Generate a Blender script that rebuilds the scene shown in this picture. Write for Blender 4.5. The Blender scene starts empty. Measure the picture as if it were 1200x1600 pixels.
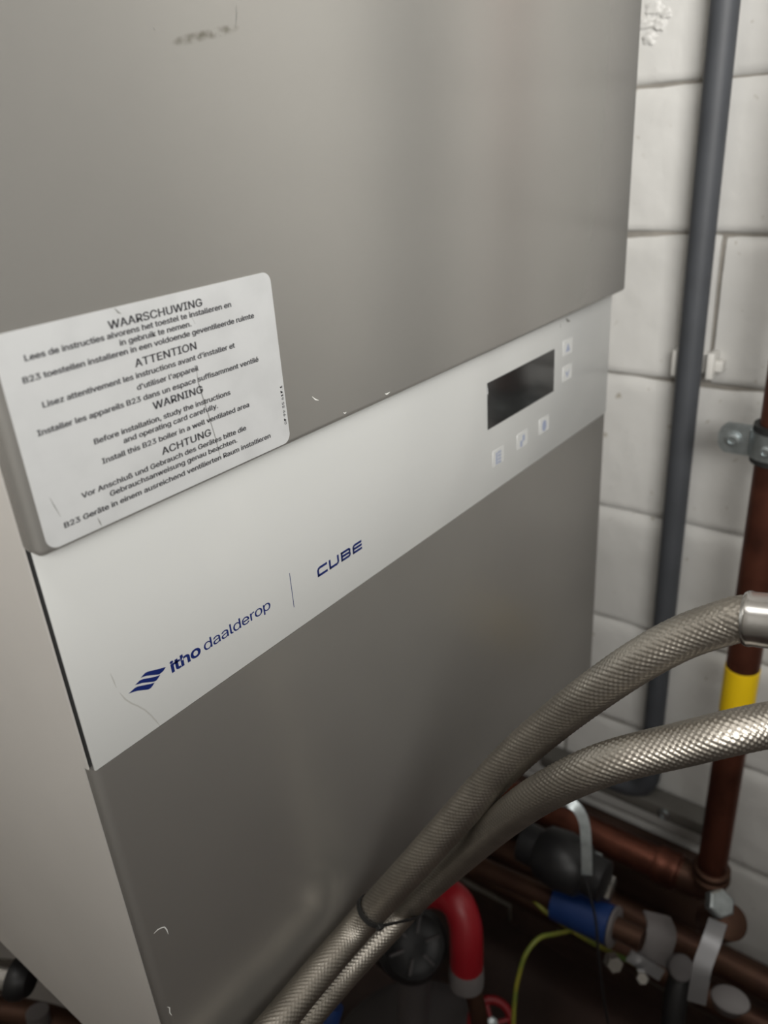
import bpy, bmesh, math, random, os
import numpy as np
from mathutils import Vector, Matrix, noise

S = bpy.context.scene
COL = S.collection

# ------------------------------------------------------------ camera
F_PX = 1245.7332
RM = Matrix(((0.606570987895299, 0.37703098696144866, -0.6999423344209129),
             (-0.7922026057676173, 0.21245955589110754, -0.5720803864192081),
             (-0.0669825951924687, 0.9015035063611396, 0.4275567330306618)))
CP = Vector((-0.114535, -0.253729, 0.224103))
cd = bpy.data.cameras.new('camera')
cam = bpy.data.objects.new('camera', cd); COL.objects.link(cam)
cam.matrix_world = Matrix.Translation(CP) @ RM.to_4x4()
cd.sensor_fit = 'VERTICAL'; cd.sensor_height = 24.0; cd.sensor_width = 18.0
cd.lens = F_PX / 1600 * 24.0
cd.clip_start = 0.01; cd.clip_end = 20
cd.dof.use_dof = True; cd.dof.focus_distance = 0.37; cd.dof.aperture_fstop = 5.4
S.camera = cam

# ------------------------------------------------------------ light and exposure
S.view_settings.view_transform = 'Standard'; S.view_settings.look = 'None'
S.view_settings.gamma = 1; S.view_settings.use_curve_mapping = False
S.view_settings.exposure = -0.32
wd = bpy.data.worlds.new('world'); S.world = wd; wd.use_nodes = True
wd.node_tree.nodes['Background'].inputs[0].default_value = (0.95, 0.97, 1, 1)
wd.node_tree.nodes['Background'].inputs[1].default_value = 0.01

def area(name, loc, target, sx, sy, power, color):
    l = bpy.data.lights.new(name, 'AREA'); l.shape = 'RECTANGLE'; l.size = sx; l.size_y = sy
    l.energy = power; l.color = color
    o = bpy.data.objects.new(name, l); COL.objects.link(o); o.location = loc
    o.rotation_euler = (Vector(target) - Vector(loc)).to_track_quat('-Z', 'Y').to_euler()
    return o
light_obj = area('key_light', (-0.60, -0.85, 0.62), (0.46, 0.0, 0.72), 0.70, 0.50, 13.6, (1.0, 0.98, 0.94))  # unseen main light, placed and aimed for the brightness falloff
light_obj.data.spread = math.radians(93)  # narrowed cone keeps the lower half dark
area('fill_light', (-0.35, -0.20, 1.22), (-0.60, -0.05, 0.1), 0.5, 0.3, 4.5, (1.0, 0.98, 0.94))  # added fill, brightens the left wall and the side casing

light_obj = area('fill_light', (0.05, -0.95, 1.24), (0.60, -0.90, 0.38), 0.4, 0.3, 3.5, (1.0, 0.98, 0.94))  # added fill, brightens the right wall mirrored in the upper door
light_obj.data.spread = math.radians(100)

# ------------------------------------------------------------ helpers
def at(px, py, d):
    return CP + RM @ Vector(((px-600)/F_PX*d, -(py-800)/F_PX*d, -d))
def on(px, py, axis, v):
    r = RM @ Vector(((px-600)/F_PX, -(py-800)/F_PX, -1.0))
    return CP + r * ((v - CP[axis]) / r[axis])

def obj(name, bm, mat=None, parent=None, smooth=True, angle=40):
    me = bpy.data.meshes.new(name)
    if isinstance(bm, bmesh.types.BMesh):
        bmesh.ops.recalc_face_normals(bm, faces=bm.faces[:])
        bm.to_mesh(me); bm.free()
    else:
        me.from_pydata(*bm)
    if smooth:
        me.polygons.foreach_set('use_smooth', [True]*len(me.polygons))
        me.set_sharp_from_angle(angle=math.radians(angle))
    if mat: me.materials.append(mat)
    o = bpy.data.objects.new(name, me); COL.objects.link(o)
    if parent:
        o.parent = parent
        o.matrix_parent_inverse = parent_inv(parent)
    return o
def parent_inv(p):
    # roots sit at their own location; parts and sub-parts keep world coordinates
    return p.matrix_basis.inverted() if p.parent is None else Matrix.Identity(4)
def thing(name, label, cat, loc=(0, 0, 0), group=None):
    o = bpy.data.objects.new(name, None); COL.objects.link(o); o.location = loc
    o.empty_display_size = 0.02
    return tag(o, label, cat, group)
def tag(o, label, cat=None, group=None):
    o['label'] = label
    if cat: o['category'] = cat
    if group: o['group'] = group
    return o
def struct(o): o['kind'] = 'structure'; return o

def box(bm, lo, hi, bevel=0, seg=2, M=None):
    lo = Vector(lo); hi = Vector(hi)
    r = bmesh.ops.create_cube(bm, size=1.0)
    vs = r['verts']
    for v in vs:
        v.co = Vector((lo[i] + (hi[i]-lo[i])*(v.co[i]+0.5) for i in range(3)))
    if bevel:
        es = list({e for v in vs for e in v.link_edges})
        rb = bmesh.ops.bevel(bm, geom=es, offset=bevel, segments=seg, profile=0.5, affect='EDGES')
        vs = list({v for f in rb['faces'] for v in f.verts} | {v for v in vs if v.is_valid})
    if M is not None:
        for v in vs: v.co = M @ v.co
    return bm
def newbox(lo, hi, bevel=0, seg=2, M=None): return box(bmesh.new(), lo, hi, bevel, seg, M)

def frame(axis, up=(0, 0, 1)):
    a = Vector(axis).normalized(); u = Vector(up)
    if abs(a.dot(u.normalized())) > .98: u = Vector((0, 1, 0))
    x = u.cross(a).normalized(); y = a.cross(x)
    return x, y, a
def mframe(origin, axis, up=(0, 0, 1)):
    x, y, a = frame(axis, up)
    m = Matrix((x, y, a)).transposed().to_4x4(); m.translation = Vector(origin); return m
def lathe(bm, prof, M, n=32, facet=0):
    """prof: list of (radius, height) around local z of M"""
    rings = []
    for r, h in prof:
        rings.append([bm.verts.new(M @ Vector((r*math.cos(2*math.pi*k/n), r*math.sin(2*math.pi*k/n), h))) for k in range(n)])
    for a, b in zip(rings, rings[1:]):
        for k in range(n):
            bm.faces.new((a[k], a[(k+1) % n], b[(k+1) % n], b[k]))
    if prof[0][0] > 1e-6: bm.faces.new(rings[0][::-1])
    if prof[-1][0] > 1e-6: bm.faces.new(rings[-1])
    return bm
def spline(pts, step):
    P = [Vector(p) for p in pts]
    P = [2*P[0]-P[1]] + P + [2*P[-1]-P[-2]]
    out = []
    for i in range(1, len(P)-2):
        p0, p1, p2, p3 = P[i-1:i+3]
        for k in range(24):
            t = k/24
            out.append(0.5*((2*p1)+(p2-p0)*t+(2*p0-5*p1+4*p2-p3)*t*t+(3*p1-p0-3*p2+p3)*t**3))
    out.append(P[-2])
    res = [out[0]]; acc = 0; s = 0
    L = [0]
    for a, b in zip(out, out[1:]): L.append(L[-1]+(b-a).length)
    n = max(2, int(L[-1]/step)); res = []; j = 0
    for k in range(n+1):
        d = L[-1]*k/n
        while j < len(L)-2 and L[j+1] < d: j += 1
        t = (d-L[j])/max(1e-9, L[j+1]-L[j]); res.append(out[j].lerp(out[j+1], t))
    return res, L[-1]
def rings_along(path):
    T = [(path[min(i+1, len(path)-1)]-path[max(i-1, 0)]).normalized() for i in range(len(path))]
    x, y, a = frame(T[0]); fr = []
    for t in T:
        x = (x - t*x.dot(t)).normalized(); fr.append((x.copy(), t.cross(x)))
    return T, fr
def tube(bm, pts, r, n=20, step=0.004, caps=True, rf=None):
    path, L = spline(pts, step); T, fr = rings_along(path); rings = []
    for i, p in enumerate(path):
        rr = rf(i/(len(path)-1)) if rf else r
        x, y = fr[i]
        rings.append([bm.verts.new(p + x*rr*math.cos(2*math.pi*k/n) + y*rr*math.sin(2*math.pi*k/n)) for k in range(n)])
    for a, b in zip(rings, rings[1:]):
        for k in range(n): bm.faces.new((a[k], a[(k+1) % n], b[(k+1) % n], b[k]))
    if caps: bm.faces.new(rings[0][::-1]); bm.faces.new(rings[-1])
    return bm
def extrude_poly(bm, pts, y0, y1, M=None):
    """pts in (x,z) at depth y0..y1"""
    M = M or Matrix.Identity(4)
    a = [bm.verts.new(M @ Vector((x, y0, z))) for x, z in pts]
    b = [bm.verts.new(M @ Vector((x, y1, z))) for x, z in pts]
    bm.faces.new(a); bm.faces.new(b[::-1]); n = len(pts)
    for k in range(n): bm.faces.new((a[k], b[k], b[(k+1) % n], a[(k+1) % n]))
    return bm

# ------------------------------------------------------------ materials
def mat(name, col, rough=0.5, metal=0.0, coat=0.0, spec=0.5, bump=0, bscale=200, stretch=(1, 1, 1),
        var=0.0, vscale=20, col2=None, aniso=0, rvar=0.0):
    m = bpy.data.materials.new(name); m.use_nodes = True
    nt = m.node_tree; b = nt.nodes['Principled BSDF']
    b.inputs['Base Color'].default_value = (*col, 1); b.inputs['Roughness'].default_value = rough
    b.inputs['Metallic'].default_value = metal; b.inputs['Coat Weight'].default_value = coat
    b.inputs['Coat Roughness'].default_value = 0.15
    b.inputs['Specular IOR Level'].default_value = spec
    tc = nt.nodes.new('ShaderNodeTexCoord'); mp = nt.nodes.new('ShaderNodeMapping')
    mp.inputs['Scale'].default_value = stretch; nt.links.new(tc.outputs['Object'], mp.inputs[0])
    if bump:
        n = nt.nodes.new('ShaderNodeTexNoise'); n.inputs['Scale'].default_value = bscale; n.inputs['Detail'].default_value = 6
        nt.links.new(mp.outputs[0], n.inputs['Vector'])
        bp = nt.nodes.new('ShaderNodeBump'); bp.inputs['Strength'].default_value = 1.0; bp.inputs['Distance'].default_value = bump
        nt.links.new(n.outputs['Fac'], bp.inputs['Height']); nt.links.new(bp.outputs[0], b.inputs['Normal'])
    if var or col2:
        n = nt.nodes.new('ShaderNodeTexNoise'); n.inputs['Scale'].default_value = vscale; n.inputs['Detail'].default_value = 5
        nt.links.new(tc.outputs['Object'], n.inputs['Vector'])
        mx = nt.nodes.new('ShaderNodeMix'); mx.data_type = 'RGBA'
        c2 = col2 or tuple(c*(1-var) for c in col)
        mx.inputs[6].default_value = (*col, 1); mx.inputs[7].default_value = (*c2, 1)
        cr = nt.nodes.new('ShaderNodeMapRange'); cr.inputs[1].default_value = 0.4; cr.inputs[2].default_value = 0.68
        nt.links.new(n.outputs['Fac'], cr.inputs[0]); nt.links.new(cr.outputs[0], mx.inputs[0])
        nt.links.new(mx.outputs[2], b.inputs['Base Color'])
        m['mix'] = mx.name
        if rvar:
            rr = nt.nodes.new('ShaderNodeMapRange'); rr.inputs[3].default_value = rough; rr.inputs[4].default_value = rough+rvar
            nt.links.new(n.outputs['Fac'], rr.inputs[0]); nt.links.new(rr.outputs[0], b.inputs['Roughness'])
    return m

M_STEEL = mat('satin_steel', (0.40, 0.388, 0.366), 0.33, 0.68, bump=0.00002, bscale=900, stretch=(0.12, 1, 1), var=0.05, vscale=9)
M_DOOR = mat('satin_steel_door', (0.435, 0.425, 0.402), 0.27, 0.65, bump=0.00002, bscale=900, stretch=(0.12, 1, 1), var=0.05, vscale=9)
M_LOWER = M_STEEL
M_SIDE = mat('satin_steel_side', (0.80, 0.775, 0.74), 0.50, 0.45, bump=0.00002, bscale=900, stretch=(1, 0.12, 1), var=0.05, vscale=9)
M_PANEL = mat('white_plastic', (0.60, 0.61, 0.60), 0.30, 0, coat=0.6, bump=0.00001, bscale=1500)
M_GAPSHADE = mat('gap_shade', (0.03, 0.03, 0.03), 0.7)  # near-black colour standing in for shade in the gaps
M_LABEL = mat('label_paper', (0.54, 0.55, 0.555), 0.42, 0, var=0.08, vscale=60, bump=0.00003, bscale=300)
M_INK = mat('black_ink', (0.03, 0.03, 0.035), 0.5)
M_NAVY = mat('navy_print', (0.006, 0.018, 0.13), 0.4)
M_ICON = mat('pale_blue_print', (0.30, 0.34, 0.46), 0.5)
M_ICONW = mat('raised_white', (0.68, 0.69, 0.68), 0.35)
M_SCREEN = mat('display_glass', (0.018, 0.018, 0.018), 0.12, 0, spec=0.6)
M_SCRATCH = mat('grey_scuff', (0.16, 0.16, 0.15), 0.6)
M_SCUFFP = mat('faint_scuff', (0.44, 0.44, 0.42), 0.5)
M_NICK = mat('bright_nick', (0.8, 0.8, 0.78), 0.4)
M_GREY = mat('grey_pvc', (0.050, 0.054, 0.062), 0.58, 0, var=0.15, vscale=30)
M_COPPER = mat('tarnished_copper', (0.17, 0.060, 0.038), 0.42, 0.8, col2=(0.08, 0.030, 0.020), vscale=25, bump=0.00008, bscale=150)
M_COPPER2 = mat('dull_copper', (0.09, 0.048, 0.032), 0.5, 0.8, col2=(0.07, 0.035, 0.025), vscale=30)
M_YELLOW = mat('yellow_tape', (0.80, 0.54, 0.008), 0.4)
M_RUBBER = mat('black_rubber', (0.012, 0.012, 0.012), 0.6)
M_BLACK = mat('black_plastic', (0.008, 0.008, 0.009), 0.45)
M_ZINC = mat('zinc_plated', (0.42, 0.46, 0.47), 0.38, 0.9, var=0.25, vscale=120, bump=0.0001, bscale=250)
M_CHROME = mat('nickel', (0.55, 0.54, 0.52), 0.25, 1.0, var=0.15, vscale=80)
M_LEVER = mat('grey_lever', (0.24, 0.24, 0.25), 0.4, 0.7)
M_BLUE = mat('blue_plastic', (0.004, 0.026, 0.12), 0.5)
M_RED = mat('red_plastic', (0.24, 0.004, 0.010), 0.42)
M_EARTH = mat('yellow_green_wire', (0.22, 0.20, 0.02), 0.5, col2=(0.07, 0.13, 0.02), vscale=40)
M_WHITEC = mat('painted_clip', (0.62, 0.61, 0.58), 0.5)
M_OFFW = mat('grey_white_plastic', (0.13, 0.12, 0.12), 0.5)
M_DRUM = mat('dark_grey_paint', (0.085, 0.078, 0.08), 0.5)
M_FLOOR = mat('floor_concrete', (0.09, 0.055, 0.045), 0.75, 0, col2=(0.05, 0.035, 0.03), vscale=6, bump=0.001, bscale=40)
M_CAB = mat('dark_laminate', (0.035, 0.032, 0.03), 0.5, var=0.2, vscale=5)
M_ROOM = mat('room_plaster', (0.62, 0.60, 0.57), 0.9, var=0.15, vscale=2)
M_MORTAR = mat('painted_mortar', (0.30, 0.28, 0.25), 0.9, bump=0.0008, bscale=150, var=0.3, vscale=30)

# white painted block: bumps, faint brown stains, pock marks
def paint_mat():
    m = mat('white_painted_block', (0.60, 0.595, 0.575), 0.55, bump=0.0015, bscale=38, var=0.08, vscale=11)
    nt = m.node_tree; b = nt.nodes['Principled BSDF']; mx = nt.nodes[m['mix']]
    tc = [n for n in nt.nodes if n.type == 'TEX_COORD'][0]
    n = nt.nodes.new('ShaderNodeTexNoise'); n.inputs['Scale'].default_value = 95; n.inputs['Detail'].default_value = 2
    nt.links.new(tc.outputs['Object'], n.inputs['Vector'])
    r = nt.nodes.new('ShaderNodeMapRange'); r.inputs[1].default_value = .70; r.inputs[2].default_value = .78
    nt.links.new(n.outputs['Fac'], r.inputs[0])
    m2 = nt.nodes.new('ShaderNodeMix'); m2.data_type = 'RGBA'; m2.inputs[7].default_value = (0.36, 0.33, 0.28, 1)
    nt.links.new(r.outputs[0], m2.inputs[0]); nt.links.new(mx.outputs[2], m2.inputs[6])
    nt.links.new(m2.outputs[2], b.inputs['Base Color'])
    return m
M_BLOCK = paint_mat()
M_DARKBLOCK = mat('dark_brown_block', (0.07, 0.04, 0.03), 0.85, bump=0.0008, bscale=60, var=0.4, vscale=15)  # dark brown colour for the lowest courses only
M_BACKING = mat('dark_brown_backing', (0.055, 0.028, 0.018), 0.7, bump=0.0002, bscale=60, stretch=(1, 0.1, 1), var=0.4, vscale=12)  # colour of the added dark board low on the wall
M_RAIL = mat('dull_rail', (0.10, 0.095, 0.085), 0.6)

# grime mark low relief on the upper door: real stain, object space
def stain_door():
    m = M_DOOR; nt = m.node_tree; b = nt.nodes['Principled BSDF']; mx = nt.nodes[m['mix']]
    tc = [n for n in nt.nodes if n.type == 'TEX_COORD'][0]
    sx = nt.nodes.new('ShaderNodeSeparateXYZ'); nt.links.new(tc.outputs['Object'], sx.inputs[0])
    nz = nt.nodes.new('ShaderNodeTexNoise'); nz.inputs['Scale'].default_value = 190; nz.inputs['Detail'].default_value = 3
    nt.links.new(tc.outputs['Object'], nz.inputs['Vector'])
    def mth(op, a, c=None, v=None, clamp=False):
        n = nt.nodes.new('ShaderNodeMath'); n.operation = op; n.use_clamp = clamp
        nt.links.new(a, n.inputs[0])
        if c is not None: nt.links.new(c, n.inputs[1])
        elif v is not None: n.inputs[1].default_value = v
        return n.outputs[0]
    # streak axis from (0.088,.2568) to (.1205,.2625)
    dx = mth('SUBTRACT', sx.outputs[0], v=0.106); line = mth('MULTIPLY', dx, v=0.18)
    dz = mth('SUBTRACT', mth('SUBTRACT', sx.outputs[2], v=0.2595), line)
    ex = mth('POWER', mth('ABSOLUTE', mth('DIVIDE', dx, v=0.0165)), v=4.0)
    ez = mth('POWER', mth('ABSOLUTE', mth('DIVIDE', dz, v=0.0019)), v=2.0)
    fall = mth('SUBTRACT', mth('ADD', mth('MULTIPLY', mth('ADD', ex, ez), v=-1.0), v=1.0), v=0.0, clamp=True)
    nn = mth('MULTIPLY', mth('SUBTRACT', nz.outputs['Fac'], v=0.38), v=3.2, clamp=True)
    k = mth('MULTIPLY', mth('MULTIPLY', fall, nn), v=0.85, clamp=True)
    m2 = nt.nodes.new('ShaderNodeMix'); m2.data_type = 'RGBA'; m2.inputs[7].default_value = (0.09, 0.078, 0.045, 1)
    nt.links.new(k, m2.inputs[0]); nt.links.new(mx.outputs[2], m2.inputs[6]); nt.links.new(m2.outputs[2], b.inputs['Base Color'])
stain_door()

# ------------------------------------------------------------ room shell
WX = 0.62
wr = struct(obj('wall_right', newbox((WX+0.0045, -1.75, -0.95), (WX+0.12, 0.62, 1.30)), M_MORTAR, smooth=False))
joints = [-0.98, -0.84, -0.70, -0.5595, -0.4215, -0.285, -0.148, -0.003, 0.1287, 0.2460, 0.372, 0.50, 0.63, 0.76, 0.89, 1.02, 1.15, 1.28]
random.seed(4)
def block(y0, y1, z0, z1, seed, fine):
    ny, nz = (44, 18) if fine else (6, 4)
    g = 0.0022; bot = 0.003; top = 0.013
    vs = []; fs = []
    for j in range(nz+1):
        for i in range(ny+1):
            u = i/ny; v = j/nz
            # crowd rows toward the edges
            if fine: v = 0.5-0.5*math.cos(math.pi*v)
            y = y0+g+(y1-y0-2*g)*u; z = z0+(z1-z0)*v
            n1 = noise.noise(Vector((y*9, z*9, seed*3.1)))
            wob = 0.0022*noise.noise(Vector((y*30, seed*5.7, 1.3))) + 0.0014*noise.noise(Vector((y*90, seed*2.7, 4.3)))
            zz = z + (wob if j in (0,) else 0) + (wob*0.6 if j == nz else 0)
            e = 0.0
            db = z-z0; dt = z1-z; de = min(y-y0, y1-y)
            if db < bot: e += (1-db/bot)**2*0.0055
            if dt < top: e += (1-dt/top)**1.6*0.0050
            if de < .004: e += (1-de/.004)**2*0.004
            x = WX + e - 0.0028*n1 - 0.0009*noise.noise(Vector((y*40, z*40, seed))) + 0.0006
            vs.append((x, y, zz))
    for j in range(nz):
        for i in range(ny):
            a = j*(ny+1)+i; fs.append((a, a+ny+1, a+ny+2, a+1))
    # sides back to the mortar
    ring = [i for i in range(ny+1)] + [j*(ny+1)+ny for j in range(1, nz+1)] + [nz*(ny+1)+i for i in range(ny-1, -1, -1)] + [j*(ny+1) for j in range(nz-1, 0, -1)]
    base = len(vs)
    for r in ring: vs.append((WX+0.012, vs[r][1], vs[r][2]))
    n = len(ring)
    for k in range(n): fs.append((ring[k], ring[(k+1) % n], base+(k+1) % n, base+k))
    return (vs, [], fs)
for c in range(len(joints)-1):
    z0, z1 = joints[c], joints[c+1]
    L = 0.44; off = 0.16 if c % 2 == 0 else (-0.046 if c == 7 else 0.08)
    y = off - 4*L
    while y < 0.60:
        a, b_ = max(y, -1.75), min(y+L, 0.60)
        if b_-a > .03:
            fine = (a < 0.12 and b_ > -0.25)
            obj('brick', block(a, b_, z0, z1, c*7+int(y*10), fine), M_BLOCK if c > 1 else M_DARKBLOCK, wr, angle=70)
        y += L
# chipped lump of plaster, top left of the wall
bm = bmesh.new()
for (yy, zz, s) in ((0.028, 0.300, .006), (0.034, 0.292, .005), (0.022, 0.289, .004), (0.030, 0.280, .0045), (0.018, 0.296, .0035)):
    r = bmesh.ops.create_icosphere(bm, subdivisions=4, radius=1)
    for v in r['verts']:
        d = 1+0.55*noise.noise(v.co*1.7+Vector((yy*300, zz*300, 0)))
        v.co = Vector((WX+0.0008+v.co.x*0.0016*d, yy+v.co.y*s*d*1.3, zz+v.co.z*s*d))
lump = obj('plaster_lump', bm, M_BLOCK, wr)

struct(obj('wall_back', newbox((-1.0, 0.60, -0.95), (WX+0.12, 0.72, 1.30)), M_ROOM, smooth=False))
struct(obj('wall_left', newbox((-1.0, -1.75, -0.95), (-0.9, 0.60, 1.30)), M_ROOM, smooth=False))
struct(obj('wall_front', newbox((-1.1, -1.85, -0.95), (WX+0.12, -1.75, 1.30)), M_ROOM, smooth=False))
struct(obj('ceiling', newbox((-1.1, -1.85, 1.30), (WX+0.12, 0.72, 1.40)), M_ROOM, smooth=False))
struct(obj('floor', newbox((-1.1, -1.85, -1.0), (WX+0.12, 0.72, -0.88)), M_FLOOR, smooth=False))

# ------------------------------------------------------------ boiler
ZT = 0.1008; YU = -0.0096; ZB = -0.2655; W = 0.5
boiler = thing('boiler', 'wall-hung brushed steel boiler with white control panel and warning sticker', 'boiler', (0.25, 0.2, ZB))
bm = bmesh.new()
box(bm, (-0.0006, 0.0071, ZB), (0.0002, 0.40, 0.0))          # left side, lower
box(bm, (-0.0008, 0.0036, 0.0), (0.0000, 0.40, 0.75))        # left side, upper
box(bm, (W-0.0012, 0.0066, ZB), (W, 0.40, 0.75))
box(bm, (0.0008, 0.0090, ZB), (W-0.0012, 0.40, ZB+0.0012))
box(bm, (0.0008, 0.3988, ZB+.0012), (W-0.0012, 0.40, 0.75))
box(bm, (0.0008, 0.0090, 0.7488), (W-0.0012, 0.3988, 0.75))
tag(obj('casing', bm, M_SIDE, boiler, smooth=False), 'brushed steel side casing')
obj('gap_backing', newbox((0.0004, 0.0045, ZB+0.003), (W-0.0014, 0.0085, 0.745)), M_GAPSHADE, boiler, smooth=False)  # dark slab behind the fronts, paints the shade of the gaps
ud = obj('upper_door', newbox((-0.0018, YU, ZT), (W+0.0024, 0.0028, 0.752), 0.0032, 5), M_DOOR, boiler)
bm = newbox((-0.0006, 0.0001, ZB), (W+0.0004, 0.0062, -0.0001))
ve = [e for e in bm.edges if abs(e.verts[0].co.z-e.verts[1].co.z) > .1 and e.verts[0].co.y < .003]
bmesh.ops.bevel(bm, geom=ve, offset=0.0038, segments=6, profile=0.5, affect='EDGES')
ld = obj('lower_door', bm, M_LOWER, boiler)
cp = obj('control_panel', newbox((0.0004, 0.0, 0.0), (W, 0.0014, 0.118), 0.0006, 2), M_PANEL, boiler)
tag(cp, 'glossy white control panel strip')

EPS = 0.00012
def flat(name, polys, y, m, parent, t=0.00008):
    bm = bmesh.new()
    for p in polys: extrude_poly(bm, p, y-t, y)
    return obj(name, bm, m, parent, smooth=False)
def strip(pts, w):
    """ribbon polygon(s) around a polyline with tapered ends"""
    P = [Vector(p) for p in pts]; L = []; R = []
    for i, p in enumerate(P):
        t = (P[min(i+1, len(P)-1)]-P[max(i-1, 0)]).normalized(); n = Vector((-t.y, t.x))
        ww = w*(0.25 if i in (0, len(P)-1) else 1)
        L.append(p+n*ww/2); R.append(p-n*ww/2)
    return [[tuple(L[i]), tuple(L[i+1]), tuple(R[i+1]), tuple(R[i])] for i in range(len(P)-1)]

# display and keys
scr = obj('display', newbox((0.3080, -0.0006, 0.0466), (0.4006, 0.001, 0.0778), 0.0003, 1), M_SCREEN, cp)
def key(name, x, z, polys):
    obj(name, newbox((x-0.0075, -0.0002, z-0.0050), (x+0.0075, 0.0005, z+0.0065), 0.00015, 1), M_PANEL, cp)
    flat('key_symbol', polys, -0.0002, M_ICON, cp)
def rect(x, z, w, h): return [(x-w/2, z-h/2), (x+w/2, z-h/2), (x+w/2, z+h/2), (x-w/2, z+h/2)]
x, z = 0.3212, 0.0228
key('key', x, z, [rect(x-0.0024, z, 0.0018, 0.0085)] + [rect(x+0.0014, z+d, 0.0044, 0.0014) for d in (-.0036, -.0012, .0012, .0036)])
x, z = 0.3546, 0.0238
key('key', x, z, [rect(x-0.0018, z-0.0018, 0.0030, 0.0045), rect(x+0.0016, z+0.0016, 0.0030, 0.0045)])
x, z = 0.3873, 0.0244
circ = [(x+0.0034*math.cos(a*math.pi/8), z+0.0042*math.sin(a*math.pi/8)) for a in range(16)]
key('key', x, z, [circ])
x, z = 0.4226, 0.0736
key('key', x, z, [[(x-.0036, z-.0026), (x+.0036, z-.0026), (x, z+.0036)]])
x, z = 0.4229, 0.0540
key('key', x, z, [[(x-.0036, z+.0028), (x, z-.0034), (x+.0036, z+.0028), (x, z+.0006)]])

# fonts
def load_font():
    for base in (bpy.utils.system_resource('DATAFILES', path='fonts'),):
        p = os.path.join(base or '', 'Inter.woff2')
        if os.path.exists(p):
            try: return bpy.data.fonts.load(p)
            except Exception: pass
    return None
FONT = load_font()
def text(name, body, x0, x1, zb, y, m, parent, zscale=1.06, vertical=False, cap=None, off=0.0, font=True, spacing=1.0, bold=0.0):
    c = bpy.data.curves.new(name, 'FONT'); c.body = body; c.size = 1.0; c.offset = off; c.space_character = spacing
    c.resolution_u = 3
    if FONT and font: c.font = FONT
    o = bpy.data.objects.new('tmp', c); COL.objects.link(o)
    dg = bpy.context.evaluated_depsgraph_get()
    me = bpy.data.meshes.new_from_object(o.evaluated_get(dg)); bpy.data.objects.remove(o)
    n = len(me.vertices); co = np.zeros(n*3); me.vertices.foreach_get('co', co); co = co.reshape(-1, 3)
    lo, hi = co[:, 0].min(), co[:, 0].max(); s = (x1-x0)/(hi-lo)
    sz = s*zscale if cap is None else cap/0.727
    u = (co[:, 0]-lo)*s; v = co[:, 1]*sz
    out = np.zeros_like(co)
    if vertical: out[:, 0] = zb - v; out[:, 2] = x0 + u
    else: out[:, 0] = x0+u; out[:, 2] = zb + v
    out[:, 1] = y
    me.vertices.foreach_set('co', out.ravel()); me.name = name
    if bold:
        F_ = [tuple(p.vertices) for p in me.polygons]; V_ = []; FF = []
        for q_, (dx_, dz_) in enumerate(((0, 0), (bold, 0), (-bold, 0), (0, bold*.7))):
            V_ += [(float(a)+dx_, float(b)-q_*2e-6, float(c_)+dz_) for a, b, c_ in out]
            FF += [tuple(i+q_*n for i in f) for f in F_]
        me = bpy.data.meshes.new(name); me.from_pydata(V_, [], FF)
    me.materials.clear(); me.materials.append(m)
    q = bpy.data.objects.new(name, me); COL.objects.link(q)
    q.parent = parent; q.matrix_parent_inverse = parent_inv(parent)
    return q

# brand lettering on the panel
YP = -0.00008
text('lettering', 'itho', 0.0439, 0.0605, 0.0213, YP, M_NAVY, cp, cap=0.0075, off=0.025, spacing=0.98)
text('lettering', 'daalderop', 0.0625, 0.1042, 0.0213, YP, M_NAVY, cp, cap=0.0075, off=0.0, spacing=0.95, bold=0.00006)
flat('divider_line', [rect(0.1194, 0.0234, 0.00035, 0.0196)], 0, M_NAVY, cp)
flat('logo', [[(0.0418, 0.0257), (0.0405, 0.0262), (0.0375, 0.0272), (0.0341, 0.0285), (0.0328, 0.0289), (0.0317, 0.0290), (0.0293, 0.0281), (0.0318, 0.0275), (0.0345, 0.0261), (0.0370, 0.0248), (0.0381, 0.0243), (0.0400, 0.0246)],
              [(0.0384, 0.0238), (0.0360, 0.0244), (0.0336, 0.0254), (0.0311, 0.0265), (0.0298, 0.0270), (0.0285, 0.0272), (0.0261, 0.0265), (0.0294, 0.0254), (0.0321, 0.0240), (0.0348, 0.0226), (0.0358, 0.0224), (0.0367, 0.0227)],
              [(0.0350, 0.0220), (0.0330, 0.0226), (0.0305, 0.0237), (0.0279, 0.0248), (0.0268, 0.0252), (0.0256, 0.0253), (0.0225, 0.0246), (0.0265, 0.0233), (0.0290, 0.0220), (0.0312, 0.0208), (0.0324, 0.0206), (0.0334, 0.0209)]], 0, M_NAVY, cp)
cube = []
T = 0.00134
def seg(p, q, t=T):
    p = Vector(p); q = Vector(q); d = (q-p).normalized(); n = Vector((-d.y, d.x))*t/2
    cube.append([tuple(p-n), tuple(q-n), tuple(q+n), tuple(p+n)])
zb, zt = 0.0212+T/2, 0.0267-T/2; zm = (zb+zt)/2
def letter(x0, x1, strokes):
    for ps in strokes:
        for a, b_ in zip(ps, ps[1:]): seg((x0+T/2+(x1-x0-T)*a[0], a[1]), (x0+T/2+(x1-x0-T)*b_[0], b_[1]))
h = T/2
letter(0.1385, 0.1466, [[(1.05, zt), (.16, zt)], [(.16, zt), (0, zt-.0008)], [(0, zt-.0006), (0, zb-h)], [(-.05, zb), (1.05, zb)]])
letter(0.1477, 0.1556, [[(0, zt+h), (0, zb-h)], [(-.05, zb), (.86, zb)], [(.86, zb), (1, zb+.0008)], [(1, zb+.0006), (1, zt+h)]])
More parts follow.
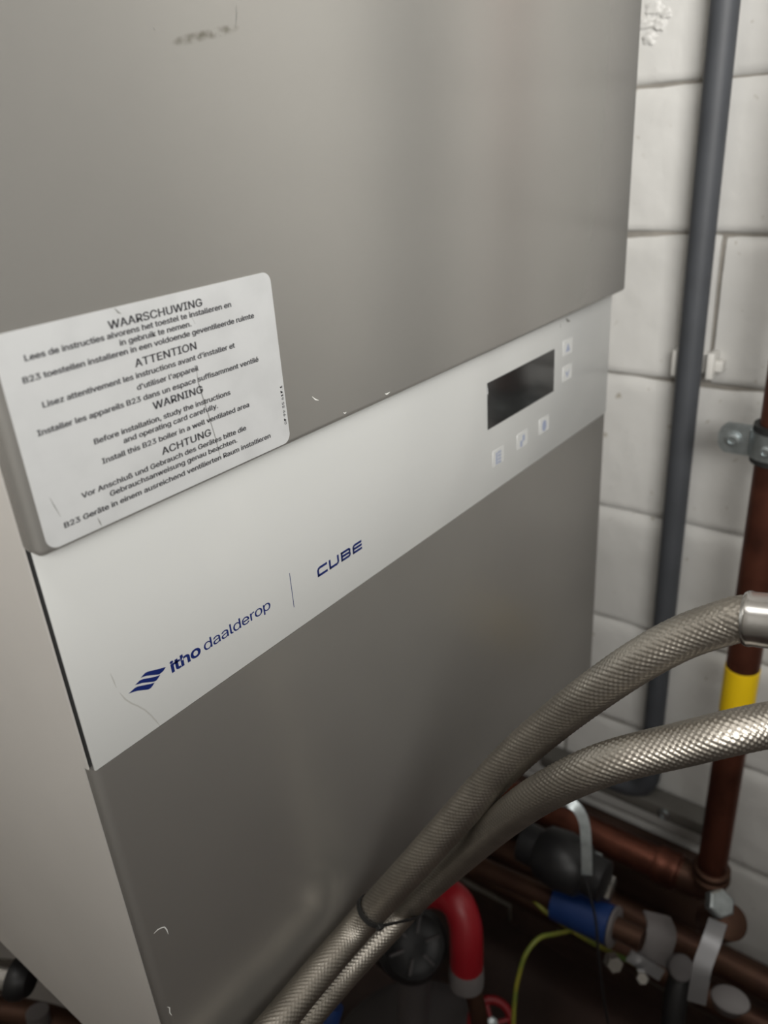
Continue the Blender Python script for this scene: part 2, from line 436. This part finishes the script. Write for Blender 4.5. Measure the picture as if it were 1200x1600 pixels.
letter(0.1573, 0.1652, [[(0, zt+h), (0, zb-h)], [(-.05, zb), (.9, zb)], [(-.05, zt), (.9, zt)], [(0, zm), (.95, zm)], [(1, zt-.0002), (1, zm+.0004)], [(1, zm-.0004), (1, zb+.0002)], [(.88, zt), (1, zt-.0005)], [(.88, zb), (1, zb+.0005)], [(.95, zm+.0001), (1, zm+.0006)], [(.95, zm-.0001), (1, zm-.0006)]])
letter(0.1669, 0.1750, [[(.16, zt), (1.05, zt)], [(.16, zt), (0, zt-.0008)], [(0, zt-.0006), (0, zb-h)], [(-.05, zb), (1.05, zb)], [(0, zm), (1.05, zm)]])
flat('lettering', cube, 0, M_NAVY, cp)
flat('scuff', strip([(0.0170, 0.0383), (0.0176, 0.034), (0.0180, 0.0303)], 0.0005) + strip([(0.0188, 0.0275), (0.0203, 0.0233), (0.0225, 0.0196), (0.0250, 0.0165), (0.0277, 0.0125), (0.0297, 0.0085), (0.0315, 0.004), (0.0328, 0.0004)], 0.0006), 0, M_SCUFFP, cp, 0.00004)
flat('scuff', strip([(0.418, 0.096), (0.421, 0.0935), (0.425, 0.0925)], 0.0022) + strip([(0.4095, 0.094), (0.4100, 0.0905)], 0.0018), 0, M_SCRATCH, cp, 0.00004)
flat('scratch', strip([(0.1389, 0.1187), (0.1408, 0.1168), (0.1429, 0.1158)], 0.0006), YU, M_NICK, ud, 0.00004)
flat('scratch', strip([(0.1590, 0.1050), (0.1602, 0.1043), (0.1612, 0.1046)], 0.0006), YU, M_NICK, ud, 0.00004)
flat('scratch', strip([(0.192, 0.1050), (0.1935, 0.1044), (0.196, 0.1048)], 0.0008), YU, M_NICK, ud, 0.00004)
flat('scratch', strip([(0.1203, 0.2625), (0.1214, 0.266), (0.1218, 0.2695)], 0.0006), YU, M_SCRATCH, ud, 0.00004)
flat('scratch', strip([(0.0830, 0.2609), (0.0838, 0.2600)], 0.0014), YU, M_SCRATCH, ud, 0.00004)
flat('scratch', strip([(0.0055, -0.1022), (0.0078, -0.1020), (0.0100, -0.1030), (0.0112, -0.1040), (0.0119, -0.1065), (0.0121, -0.1100)], 0.0006), 0.0001, M_NICK, ld, 0.00006)
flat('scratch', strip([(0.0020, -0.1510), (0.0030, -0.1530), (0.0024, -0.1560), (0.0030, -0.1590)], 0.0006), 0.0001, M_NICK, ld, 0.00006)

# warning sticker
LX0, LX1, LZ0, LZ1 = 0.0017, 0.1217, 0.1030, 0.1768
def rounded(x0, z0, x1, z1, r, n=8):
    o = []
    for cx, cz, a0 in ((x1-r, z0+r, -90), (x1-r, z1-r, 0), (x0+r, z1-r, 90), (x0+r, z0+r, 180)):
        for k in range(n+1):
            a = math.radians(a0+90*k/n); o.append((cx+r*math.cos(a), cz+r*math.sin(a)))
    return o
YL = YU-0.00030
sticker = flat('warning_sticker', [rounded(LX0, LZ0, LX1, LZ1, 0.0042)], YU, M_LABEL, boiler, 0.00030)
sticker['label'] = 'silver-white warning sticker printed in four languages'
lines = [('WAARSCHUWING', .0429, .0845, .1700, 1), ('Lees de instructies alvorens het toestel te installeren en', .0109, .0986, .1669, 0),
 ('in gebruik te nemen.', .0459, .0778, .1637, 0), ('B23 toestellen installeren in een voldoende geventileerde ruimte', .0085, .1098, .1603, 0),
 ('ATTENTION', .0502, .0784, .1549, 1), ("Lisez attentivement les instructions avant d'installer et", .0128, .0974, .1510, 0),
 ("d'utiliser l'appareil", .0491, .0776, .1468, 0), ('Installer les appareils B23 dans un espace suffisamment ventilé', .0086, .1090, .1425, 0),
 ('WARNING', .0542, .0780, .1379, 1), ('Before installation, study the instructions', .0277, .0914, .1332, 0),
 ('and operating card carefully.', .0391, .0840, .1298, 0), ('Install this B23 boiler in a well ventilated area', .0290, .1004, .1254, 0),
 ('ACHTUNG', .0541, .0784, .1200, 1), ('Vor Anschluß und Gebrauch des Gerätes bitte die', .0183, .0969, .1163, 0),
 ('Gebrauchsanweisung genau beachten.', .0291, .0911, .1128, 0), ('B23 Geräte in einem ausreichend ventilierten Raum installieren', .0094, .1099, .1086, 0)]
for body, a, b_, zz, head in lines:
    text('lettering', body, a, b_, zz, YL-0.00005, M_INK, sticker, cap=0.0040 if head else 0.0028, off=0.002, bold=0.00014)
text('lettering', '07 99 35 617.1', .1115, .1291, .1206, YL-0.00005, M_INK, sticker, vertical=True, cap=0.0018, off=0.012)
flat('crease', strip([(0.0466, 0.1766), (0.0478, 0.1749), (0.0488, 0.1742)], 0.0006), YL, M_SCRATCH, sticker, 0.00004)
flat('crease', strip([(0.0221, 0.1072), (0.0226, 0.1052), (0.0229, 0.1036)], 0.0005), YL, M_SCRATCH, sticker, 0.00004)
flat('crease', strip([(0.0768, 0.1481), (0.0764, 0.1427), (0.0774, 0.1362), (0.0789, 0.1274), (0.0803, 0.1183), (0.0812, 0.1091)], 0.00035), YL, M_SCRATCH, sticker, 0.00004)
flat('crease', strip([(0.0777, 0.1694), (0.0797, 0.1642)], 0.0003), YL, M_SCRATCH, sticker, 0.00004)
flat('crease', strip([(0.0069, 0.1211), (0.0077, 0.1179), (0.0089, 0.1132)], 0.0003), YL, M_SCRATCH, sticker, 0.00004)
flat('crease', strip([(0.0765, 0.1427), (0.0770, 0.139), (0.0774, 0.1362)], 0.0006), YL, M_SCRATCH, sticker, 0.00004)

# ------------------------------------------------------------ braided hoses
def braid(name, pts, r, m, parent, n=100, N=20):
    step = 0.00060
    path, L = spline(pts, step); T, fr = rings_along(path)
    P = np.array([tuple(p) for p in path]); X = np.array([tuple(f[0]) for f in fr]); Y = np.array([tuple(f[1]) for f in fr])
    s = np.arange(len(P))*(L/(len(P)-1)); th = np.arange(n)/n*2*np.pi
    A = N*th[None, :]/(2*np.pi); B = s[:, None]/0.0030
    hgt = np.abs(np.sin(np.pi*(A+B))*np.sin(np.pi*(A-B)))**0.55
    rr = r-0.00042+0.00055*hgt
    V = P[:, None, :]+rr[..., None]*(np.cos(th)[None, :, None]*X[:, None, :]+np.sin(th)[None, :, None]*Y[:, None, :])
    R_, C_ = V.shape[:2]
    i = np.arange(R_-1)[:, None]*C_; k = np.arange(C_)[None, :]; k2 = (k+1) % C_
    Fq = np.stack([i+k, i+k2, i+C_+k2, i+C_+k], -1).reshape(-1, 4)
    me = bpy.data.meshes.new(name)
    me.vertices.add(R_*C_); me.vertices.foreach_set('co', V.astype(np.float32).ravel())
    me.loops.add(Fq.size); me.loops.foreach_set('vertex_index', Fq.astype(np.int32).ravel())
    me.polygons.add(len(Fq)); me.polygons.foreach_set('loop_start', np.arange(0, Fq.size, 4, dtype=np.int32))
    me.polygons.foreach_set('use_smooth', [True]*len(Fq))
    me.update(calc_edges=True); me.validate()
    me.materials.append(m)
    o = bpy.data.objects.new(name, me); COL.objects.link(o)
    if parent: o.parent = parent; o.matrix_parent_inverse = parent_inv(parent)
    return o, path, T
M_BRAID = mat('steel_braid', (0.42, 0.39, 0.345), 0.42, 1.0, var=0.2, vscale=60)
HR = 0.0094
c1 = [(1330, 985, .300), (1240, 965, .312), (1163, 966, .322), (1133, 973, .327), (1067, 996, .338), (1000, 1032, .350), (933, 1077, .366), (867, 1127, .388), (800, 1185, .412), (745, 1243, .432), (655, 1343, .458), (566, 1441, .483), (500, 1517, .464), (431, 1600, .436), (372, 1672, .416), (330, 1740, .400)]
c2 = [(1380, 1110, .325), (1280, 1122, .328), (1200, 1133, .332), (1133, 1147, .334), (1067, 1163, .340), (967, 1187, .350), (900, 1212, .364), (833, 1248, .392), (775, 1291, .433), (712, 1345, .474), (652, 1398, .499), (615, 1438, .507), (543, 1515, .494), (481, 1586, .470), (421, 1661, .444), (370, 1740, .424)]
p1 = [at(*q) for q in c1]; p2 = [at(*q) for q in c2]
h1 = thing('braided_hose', 'upper braided steel hose ending in a smooth metal ferrule', 'hose', p1[6], 'braided steel hoses in front of the boiler')
b1, path1, T1 = braid('braid', p1[1:], HR, M_BRAID, h1)
h2 = thing('braided_hose', 'lower braided steel hose crossing in front of the yellow-taped pipe', 'hose', p2[6], 'braided steel hoses in front of the boiler')
b2, path2, T2 = braid('braid', p2, HR, M_BRAID, h2)
# ferrule at the right end of the upper hose
a0 = at(1166, 966, .3215); a1 = at(1330, 985, .300); dv = (a1-a0)
Mf = mframe(a0, dv); Lf = dv.length
bm = bmesh.new(); lathe(bm, [(0.0094, -.0002), (0.0106, -.0006), (0.0112, 0.0004), (0.0114, 0.0015), (0.0110, 0.0030), (0.0110, Lf*.8), (0.0122, Lf*.82), (0.0122, Lf)], Mf, 48)
obj('ferrule', bm, M_CHROME, h1)

# cable tie around both hoses
def nearest(path, p): return min(range(len(path)), key=lambda i: (path[i]-p).length)
i1 = nearest(path1, at(581, 1424, .480)); q1 = path1[i1]; t1 = T1[i1]
i2 = min(range(len(path2)), key=lambda i: abs((path2[i]-q1).dot(t1))); q2 = path2[i2]
e = (q2-q1); e = (e-t1*e.dot(t1)).normalized(); g_ = t1.cross(e)
D12 = (q2-q1).length; rt = HR+0.0004; loop = []
for k in range(25):
    a = math.radians(90+180*k/24); loop.append(q1+e*rt*math.cos(a)+g_*rt*math.sin(a))
for k in range(25):
    a = math.radians(-90+180*k/24); loop.append(q1+e*(D12+rt*math.cos(a))+g_*rt*math.sin(a))
bm = bmesh.new(); cen = q1+e*D12/2; rg = []
for p in loop:
    o_ = (p-cen).normalized()*0.0010
    rg.append([bm.verts.new(p-t1*.0016), bm.verts.new(p+t1*.0016), bm.verts.new(p+o_+t1*.0016), bm.verts.new(p+o_-t1*.0016)])
for k in range(len(rg)):
    a, b_ = rg[k], rg[(k+1) % len(rg)]
    for j in range(4): bm.faces.new((a[j], a[(j+1) % 4], b_[(j+1) % 4], b_[j]))
tie = thing('cable_tie', 'thin black cable tie binding the two braided hoses', 'cable tie', q1)
obj('strap', bm, M_RUBBER, tie)
hd = loop[0]-e*0.001
obj('tie_head', newbox((-.0022, -.0022, -.0018), (.0022, .0022, .0018), .0004, 1, mframe(hd, t1, g_)), M_RUBBER, tie)

# ------------------------------------------------------------ grey pipe on the right wall
gx, gy, gr = 0.6024, -0.0335, 0.01084
gp = thing('plastic_pipe', 'dark grey plastic pipe running vertically up the white block wall', 'pipe', (gx, gy, -0.47))
bm = bmesh.new(); tube(bm, [(gx, gy, -0.4519), (gx, gy, -0.2), (gx, gy, 0.4), (gx, gy, 1.29)], gr, 32, 0.05)
obj('pipe_body', bm, M_GREY, gp)
bm = bmesh.new(); lathe(bm, [(gr+.0002, 0), (gr+.0022, .001), (gr+.0026, .006), (gr+.0024, .030), (gr+.0002, .031)], mframe((gx, gy, -0.4569), (0, 0, 1)), 32)
tube(bm, [(gx, gy, -0.4529), (gx, gy+.001, -0.4689), (gx, gy+.007, -0.4829), (gx, gy+.020, -0.4909), (gx, gy+.040, -0.4929), (gx, gy+.060, -0.4929)], gr+.0022, 28, 0.003)
obj('elbow', bm, M_GREY, gp)
gp2 = thing('plastic_pipe', 'thick dark grey plastic pipe nearer the camera, mirrored in the steel door', 'pipe', (0.588, -0.290, -0.88))
bm = bmesh.new(); tube(bm, [(0.588, -0.29, -0.88), (0.588, -0.29, 0.2), (0.588, -0.29, 1.29)], 0.030, 32, 0.1); obj('pipe_body', bm, M_GREY, gp2)
# saddle clip painted with the wall
clip = thing('pipe_saddle', 'small white-painted saddle clip behind the grey plastic pipe', 'clip', (WX, -0.045, 0.018))
bm = bmesh.new(); box(bm, (0.604, -0.0535, 0.0065), (WX+.0005, -0.0475, 0.0300), .0012, 2); box(bm, (0.604, -0.0215, 0.0065), (WX+.0005, -0.0165, 0.0300), .0012, 2)
box(bm, (0.6145, -0.0480, 0.0085), (WX+.0005, -0.0210, 0.0280), .0012, 2)
obj('clip_body', bm, M_WHITEC, clip)
obj('clip_lug', newbox((0.610, -0.060, 0.012), (WX+.0005, -0.0525, 0.0225), .0016, 2), M_WHITEC, clip)

# ------------------------------------------------------------ copper riser
bx, by, br = 0.5533, -0.1243, 0.01485
cr = thing('copper_riser', 'vertical tarnished copper pipe with a band of yellow tape', 'pipe', (bx, by, -0.51))
bm = bmesh.new(); tube(bm, [(bx, by, -0.515), (bx, by, 0), (bx, by, 1.29)], br, 36, 0.05); obj('pipe_body', bm, M_COPPER, cr)
bm = bmesh.new(); lathe(bm, [(br+.00005, -0.2965), (br+.0006, -0.2962), (br+.0006, -0.2455), (br+.00005, -0.2452)], mframe((bx, by, 0), (0, 0, 1)), 40)
tag(obj('tape_band', bm, M_YELLOW, cr), 'yellow tape band')
# pipe clamp
cl = thing('pipe_clamp', 'zinc pipe clamp with black rubber lining holding the copper riser', 'clamp', (WX, by, -0.022))
zc = -0.0235; hh = 0.0125
bm = bmesh.new()
for s0, s1 in ((90, 270), (-90, 90)):
    pass
def arc_band(bm, r0, r1, z0, z1, a0, a1, n=28):
    rg = []
    for k in range(n+1):
        a = math.radians(a0+(a1-a0)*k/n); c, s = math.cos(a), math.sin(a)
        rg.append([bm.verts.new((bx+r*c, by+r*s, z)) for r, z in ((r0, z0), (r1, z0), (r1, z1), (r0, z1))])
    for a, b_ in zip(rg, rg[1:]):
        for j in range(4): bm.faces.new((a[j], a[(j+1) % 4], b_[(j+1) % 4], b_[j]))
    bm.faces.new(rg[0]); bm.faces.new(rg[-1][::-1])
bm = bmesh.new(); arc_band(bm, br+.0043, br+.0060, zc-hh*.85, zc+hh*.85, 0, 360, 56)
# ear plate toward +y (left in view)
for xa in (bx-0.0065, bx-0.0030):
    ya, yb = by+br+.0035, by+br+.0295
    P8 = [(ya, zc-hh), (yb-.006, zc-hh), (yb-.002, zc-hh*.75), (yb, zc-hh*.3), (yb, zc+hh*.3), (yb-.002, zc+hh*.75), (yb-.006, zc+hh), (ya, zc+hh)]
    a = [bm.verts.new((xa, y_, z_)) for y_, z_ in P8]; b_ = [bm.verts.new((xa+.002, y_, z_)) for y_, z_ in P8]
    bm.faces.new(a); bm.faces.new(b_[::-1])
    for k in range(8): bm.faces.new((a[k], b_[k], b_[(k+1) % 8], a[(k+1) % 8]))
obj('ring', bm, M_ZINC, cl)
bm = bmesh.new(); arc_band(bm, br+.0001, br+.0042, zc-hh-.0035, zc+hh+.0035, 0, 360, 56); obj('rubber_lining', bm, M_RUBBER, cl)
def screw(x, y, z, ax, r, parent, m=M_ZINC):
    bm = bmesh.new(); Ms = mframe((x, y, z), ax)
    lathe(bm, [(r*1.25, 0), (r*1.25, .0006), (r, .0008), (r*.98, .0028), (r*.6, .0034), (r*.55, .0022), (0.00001, .0022)], Ms, 24)
    return obj('screw', bm, m, parent)
screw(bx-0.0065, by+br+0.0175, zc, (-1, 0, 0), .0056, cl)
screw(bx-br*.86-.0052, by+.003, zc-.002, (-1, 0.12, 0), .0050, cl)
bm = bmesh.new(); lathe(bm, [(.0035, 0), (.0035, .052)], mframe((bx+br+.004, by, zc), (1, 0, 0)), 16)
obj('stem', bm, M_ZINC, cl)

# ------------------------------------------------------------ horizontal pipework low on the wall
def ypipe(name, label, x, y0, y1, z, r, m, group=None):
    t = thing(name, label, 'pipe', (x, (y0+y1)/2, z), group)
    bm = bmesh.new(); tube(bm, [(x, y0, z), (x, (y0+y1)/2, z), (x, y1, z)], r, 28, 0.05); obj('pipe_body', bm, m, t)
    return t
zA = -0.5385
pa = ypipe('copper_branch', 'horizontal copper pipe joined to the foot of the copper riser', bx, by+0.010, 0.42, zA, 0.0178, M_COPPER)
def collar(parent, x, y, z, ax, r, w, m, name='collar'):
    bm = bmesh.new(); lathe(bm, [(r*.9, -w/2), (r, -w/2+.0008), (r*1.03, -w*.3), (r, -w*.15), (r, w*.15), (r*1.03, w*.3), (r, w/2-.0008), (r*.9, w/2)], mframe((x, y, z), ax), 32)
    return obj(name, bm, m, parent)
collar(pa, bx, -0.079, zA, (0, 1, 0), .0205, .026, M_COPPER, 'coupling')
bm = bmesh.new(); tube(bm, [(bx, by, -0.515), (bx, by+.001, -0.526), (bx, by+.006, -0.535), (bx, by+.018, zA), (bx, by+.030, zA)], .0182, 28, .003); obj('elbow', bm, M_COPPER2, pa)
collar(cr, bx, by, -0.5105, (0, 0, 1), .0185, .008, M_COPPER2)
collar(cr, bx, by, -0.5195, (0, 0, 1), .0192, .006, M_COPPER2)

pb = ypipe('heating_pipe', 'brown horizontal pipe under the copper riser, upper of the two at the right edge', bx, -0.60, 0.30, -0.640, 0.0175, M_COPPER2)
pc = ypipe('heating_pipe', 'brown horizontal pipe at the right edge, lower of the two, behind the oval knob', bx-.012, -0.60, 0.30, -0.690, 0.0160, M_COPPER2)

# strip of old mortar and bracket behind the upper branch
rail = thing('wall_bracket', 'grey metal rail against the wall behind the upper copper branch', 'bracket', (WX, -0.04, -0.505))
obj('rail', newbox((0.592, -0.115, -0.512), (0.619, 0.10, -0.494), .002, 2), M_RAIL, rail)
screw(0.5918, -0.058, -0.503, (-1, 0, 0), .006, rail)

bt = thing('dark_backing', 'added dark brown batten fixed to the wall behind the pipework', 'backing', (WX, 0.1, -0.63))
obj('board', newbox((0.588, -0.112, -0.735), (0.6185, 0.50, -0.566), .003, 2), M_BACKING, bt)  # added board, covers the white wall with dark brown behind the pipes

def hexnut(name, c, ax, r, w, m, parent):
    bm = bmesh.new(); lathe(bm, [(r*.86, -w/2), (r, -w/2+.0012), (r, w/2-.0012), (r*.86, w/2)], mframe(c, ax), 6)
    return obj(name, bm, m, parent, angle=25)

# left ball valve: dark body, white-grey bent lever, nickel nut, blue sleeve
v1o = at(880, 1345, .78)
v1 = thing('ball_valve', 'dark ball valve with a bent pale grey lever below the hoses', 'valve', v1o)
bm = bmesh.new(); lathe(bm, [(.014, -.045), (.020, -.043), (.020, -.026), (.026, -.020), (.029, 0), (.026, .020), (.020, .026), (.020, .043), (.014, .045)], mframe(v1o, (0, 1, .0)), 32)
lathe(bm, [(.008, 0), (.008, .024), (.005, .028)], mframe(v1o, (-.6, -.3, .75)), 20)
obj('valve_body', bm, M_BLACK, v1)
la = [at(868, 1252, .735), at(897, 1258, .730), at(912, 1282, .728), at(916, 1320, .728), at(917, 1366, .730)]
def strap(bm, pts, w, t, side):
    path, L = spline(pts, .004); rg = []
    for i, p in enumerate(path):
        tt = (path[min(i+1, len(path)-1)]-path[max(i-1, 0)]).normalized(); s = Vector(side); s = (s-tt*s.dot(tt)).normalized(); u = tt.cross(s)
        rg.append([bm.verts.new(p+s*a*w/2+u*b_*t/2) for a, b_ in ((-1, -1), (1, -1), (1, 1), (-1, 1))])
    for a, b_ in zip(rg, rg[1:]):
        for j in range(4): bm.faces.new((a[j], a[(j+1) % 4], b_[(j+1) % 4], b_[j]))
    bm.faces.new(rg[0]); bm.faces.new(rg[-1][::-1])
bm = bmesh.new(); strap(bm, la, .0095, .0035, RM @ Vector((1, 0, 0.2)))
bmesh.ops.bevel(bm, geom=[e for e in bm.edges if len(e.link_faces) == 2 and e.calc_face_angle(0) > 1.0], offset=.0008, segments=1, affect='EDGES')
tag(obj('lever', bm, M_ZINC, v1), 'bent pale grey lever')
hexnut('nut', at(946, 1385, .775), (0.1, -1, -.05), .0125, .016, M_CHROME, v1)
hexnut('nut', at(930, 1352, .80), (0.1, -1, -.05), .0135, .010, M_ZINC, v1)

bs = thing('pipe_sleeve', 'blue plastic sleeve on a pipe beneath the pale lever', 'sleeve', at(912, 1430, .78))
s0, s1 = at(868, 1407, .80), at(957, 1447, .765)
bm = bmesh.new(); L_ = (s1-s0).length; lathe(bm, [(.015, 0), (.0185, .001), (.0188, L_*.5), (.0185, L_-.001), (.015, L_)], mframe(s0, s1-s0), 32); obj('sleeve_body', bm, M_BLUE, bs)
bm = bmesh.new(); lathe(bm, [(.0165, 0), (.0195, .0005), (.0195, .003), (.0165, .0035)], mframe(s1, s1-s0), 32); obj('end_ring', bm, M_OFFW, bs)
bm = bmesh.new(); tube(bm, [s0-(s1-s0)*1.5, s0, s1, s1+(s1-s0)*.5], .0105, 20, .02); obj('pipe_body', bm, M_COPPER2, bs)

# bracket with bolts on pipe B
br0 = thing('pipe_bracket', 'pale grey metal bracket strapped over the brown pipe, between two bolts', 'bracket', at(1022, 1490, .80))
bm = bmesh.new()
strap(bm, [at(1026, 1428, .80), at(1034, 1452, .785), at(1028, 1476, .780), at(1018, 1503, .780)], .030, .002, RM @ Vector((1, -.42, 0.1)))
obj('bracket_strap', bm, M_OFFW, br0)
bm = bmesh.new(); strap(bm, [at(982, 1492, .775), at(1005, 1506, .772), at(1034, 1524, .770)], .012, .002, RM @ Vector((0.2, 1, 0.0)))
obj('bracket_flange', bm, M_LEVER, br0)
hexnut('bolt', at(958, 1504, .77), RM @ Vector((.1, .1, 1)), .0085, .012, M_CHROME, br0)
hexnut('bolt', at(1002, 1526, .76), RM @ Vector((-.1, .2, 1)), .0062, .012, M_CHROME, br0)

# right ball valve with hanging strap lever
v2o = at(1124, 1425, .74)
v2 = thing('ball_valve', 'ball valve at the right wall with a long flat steel lever', 'valve', v2o)
bm = bmesh.new(); strap(bm, [at(1122, 1440, .715), at(1112, 1470, .705), at(1098, 1508, .70), at(1093, 1535, .70), at(1088, 1566, .702)], .0155, .0028, RM @ Vector((1, .15, 0.35)))
tag(obj('lever', bm, M_LEVER, v2), 'flat steel lever')
hexnut('nut', at(1124, 1412, .72), RM @ Vector((.15, .5, 1)), .0125, .012, M_ZINC, v2)
bm = bmesh.new(); lathe(bm, [(.010, -.02), (.016, -.018), (.018, 0), (.016, .018), (.010, .02)], mframe(at(1126, 1440, .745), RM @ Vector((.15, .5, 1))), 28)
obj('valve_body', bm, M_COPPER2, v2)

# oval knob, round cap
kn = thing('drain_cap', 'pale oval drain cap in the bottom right corner', 'cap', at(1141, 1560, .74))
bm = bmesh.new(); Mk = mframe(at(1141, 1562, .74), RM @ Vector((-.25, .75, .8)), RM @ Vector((1, -.5, 0))) @ Matrix.Diagonal((.72, 1.05, 1, 1))
lathe(bm, [(.012, -.03), (.0155, -.004), (.0165, 0), (.0155, .002), (.012, .0028), (.0001, .003)], Mk, 32); obj('cap_body', bm, M_OFFW, kn)
kc = thing('pipe_plug', 'dim grey round pipe plug between the bracket and the flat steel lever', 'plug', at(1064, 1512, .77))
bm = bmesh.new(); lathe(bm, [(.010, -.02), (.0125, 0), (.0115, .002), (.0001, .0035)], mframe(at(1064, 1512, .77), RM @ Vector((0, .4, 1))), 28); obj('plug_body', bm, M_DRUM, kc)
bm = bmesh.new(); tube(bm, [at(1064, 1515, .785), at(1056, 1560, .78), at(1050, 1620, .78)], .011, 20, .01); obj('plug_stem', bm, M_BLACK, kc)

# red elbow with grey collar
rp = thing('red_pipe', 'red curved pipe ending in a translucent grey collar', 'pipe', at(722, 1460, .70))
rr_ = [at(640, 1395, .73), at(682, 1392, .715), at(712, 1408, .70), at(726, 1440, .695), at(729, 1475, .695), at(729, 1512, .70)]
bm = bmesh.new(); tube(bm, rr_, .0145, 24, .003); obj('pipe_body', bm, M_RED, rp)
cc = at(729, 1508, .70); dd = (rr_[-1]-rr_[-2])
bm = bmesh.new(); lathe(bm, [(.0125, 0), (.0148, .001), (.0152, .004), (.0156, .012), (.0150, .020), (.011, .023)], mframe(cc, dd), 28); obj('end_collar', bm, M_OFFW, rp)
bm = bmesh.new(); tube(bm, [at(729, 1530, .705), at(742, 1560, .71), at(750, 1610, .72), at(752, 1700, .74)], .008, 16, .006); obj('pipe_tail', bm, M_COPPER2, rp)

# pump
po = at(648, 1478, .74)
pu = thing('circulation_pump', 'black round pump body beside the red pipe', 'pump', po)
Mp = mframe(po, RM @ Vector((.25, .35, 1)))
bm = bmesh.new(); lathe(bm, [(.030, -.05), (.034, -.046), (.034, -.006), (.030, -.002), (.028, .001), (.026, 0.0), (.022, -.003), (.010, -.003), (.0001, -.002)], Mp, 40); obj('pump_body', bm, M_BLACK, pu)
for k in range(6):
    a = k*math.pi/3; obj('rib', newbox((.011, -.0012, -.0035), (.025, .0012, .0012), .0003, 1, Mp @ Matrix.Rotation(a, 4, 'Z')), M_DRUM, pu)
bm = bmesh.new(); tube(bm, [at(648, 1510, .76), at(646, 1560, .78), at(642, 1640, .80)], .016, 24, .01); tag(obj('pump_stem', bm, M_DRUM, pu), 'dark grey pump stem')

# vessel at the bottom
vo = at(655, 1662, .86)
ve = thing('expansion_vessel', 'dark grey round expansion vessel top at the bottom edge', 'vessel', vo)
bm = bmesh.new(); lathe(bm, [(.105, -.16), (.105, -.02), (.103, -.012), (.098, -.006), (.085, -.001), (.076, .002), (.060, .0025), (.030, .006), (.0001, .007)], mframe(vo, (0, 0, 1)), 64); obj('vessel_shell', bm, M_DRUM, ve)
bm = bmesh.new(); lathe(bm, [(.1050, -.030), (.1075, -.029), (.1075, -.024), (.1050, -.023)], mframe(vo, (0, 0, 1)), 64); obj('rim', bm, M_DRUM, ve)

# blue pipe end at the bottom, behind the hoses
bb = thing('blue_pipe', 'blue plastic pipe end at the bottom edge behind the hoses', 'pipe', at(508, 1600, .60))
bm = bmesh.new(); tube(bm, [at(520, 1570, .60), at(512, 1600, .60), at(506, 1640, .61), at(500, 1720, .63)], .0085, 20, .006); obj('pipe_body', bm, M_BLUE, bb)

rw = thing('red_handwheel', 'dark red valve handwheel at the bottom edge beside the curling earth wire', 'valve', at(768, 1600, .84))
Mw = mframe(at(768, 1600, .84), RM @ Vector((.1, .5, 1)))
bm = bmesh.new(); tube(bm, [Mw @ Vector((.022*math.cos(k*math.pi/8), .022*math.sin(k*math.pi/8), 0)) for k in range(17)], .0045, 10, .003, caps=False)
obj('rim', bm, M_RED, rw)
for k in range(4): obj('spoke', newbox((.004, -.002, -.002), (.021, .002, .002), .0005, 1, Mw @ Matrix.Rotation(k*math.pi/2, 4, 'Z')), M_RED, rw)
bm = bmesh.new(); lathe(bm, [(.006, -.05), (.0065, -.003), (.0065, .004), (.004, .005)], Mw, 20); obj('spindle', bm, M_ZINC, rw)

# wires
def wire(name, label, pts, r, m, grp=None):
    t = thing(name, label, 'wire', pts[len(pts)//2], grp); bm = bmesh.new(); tube(bm, pts, r, 10, .003); obj('insulation', bm, m, t); return t
wire('earth_wire', 'yellow-green earth wire curling downwards in the dark', [at(905, 1452, .80), at(868, 1459, .75), at(842, 1466, .735), at(822, 1490, .73), at(811, 1522, .73), at(805, 1555, .73), at(802, 1600, .73), at(800, 1680, .73)], .0022, M_EARTH)
wire('earth_wire', 'yellow-green earth wire running along below the blue sleeve', [at(800, 1385, .83), at(830, 1402, .81), at(850, 1422, .80), at(885, 1448, .79), at(935, 1478, .79), at(1000, 1510, .81)], .0024, M_EARTH)
wire('black_cable', 'thin dark cable hanging from the pale lever', [at(912, 1368, .725), at(922, 1400, .725), at(931, 1440, .725), at(935, 1490, .725), at(942, 1550, .73), at(954, 1620, .74)], .0012, M_BLACK)

# dim pipes in the gap, bottom left behind the casing
lc = thing('nickel_pipe', 'shiny nickel pipe with a black fitting at the lower left edge', 'pipe', at(10, 1520, .62))
n0, n1 = at(-60, 1520, .60), at(22, 1527, .60)
bm = bmesh.new(); lathe(bm, [(.0120, 0), (.0120, (n1-n0).length)], mframe(n0, n1-n0), 32); obj('pipe_body', bm, M_CHROME, lc)
bm = bmesh.new(); lathe(bm, [(.011, -.001), (.0150, 0), (.0155, .003), (.0145, .009), (.011, .014), (.006, .015), (.0001, .0152)], mframe(n1, RM @ Vector((1, -.1, .12))), 32); obj('black_fitting', bm, M_BLACK, lc)
lt = thing('copper_tee', 'dim copper pipe tee below the black fitting at lower left', 'pipe', at(50, 1590, .72))
bm = bmesh.new(); tube(bm, [at(-40, 1575, .74), at(30, 1582, .74), at(100, 1600, .74), at(180, 1640, .76)], .012, 20, .01); obj('pipe_body', bm, M_COPPER2, lt)
bm = bmesh.new(); tube(bm, [at(62, 1600, .725), at(60, 1590, .722), at(58, 1580, .72)], .010, 20, .004); obj('end_cap', bm, M_OFFW, lt)
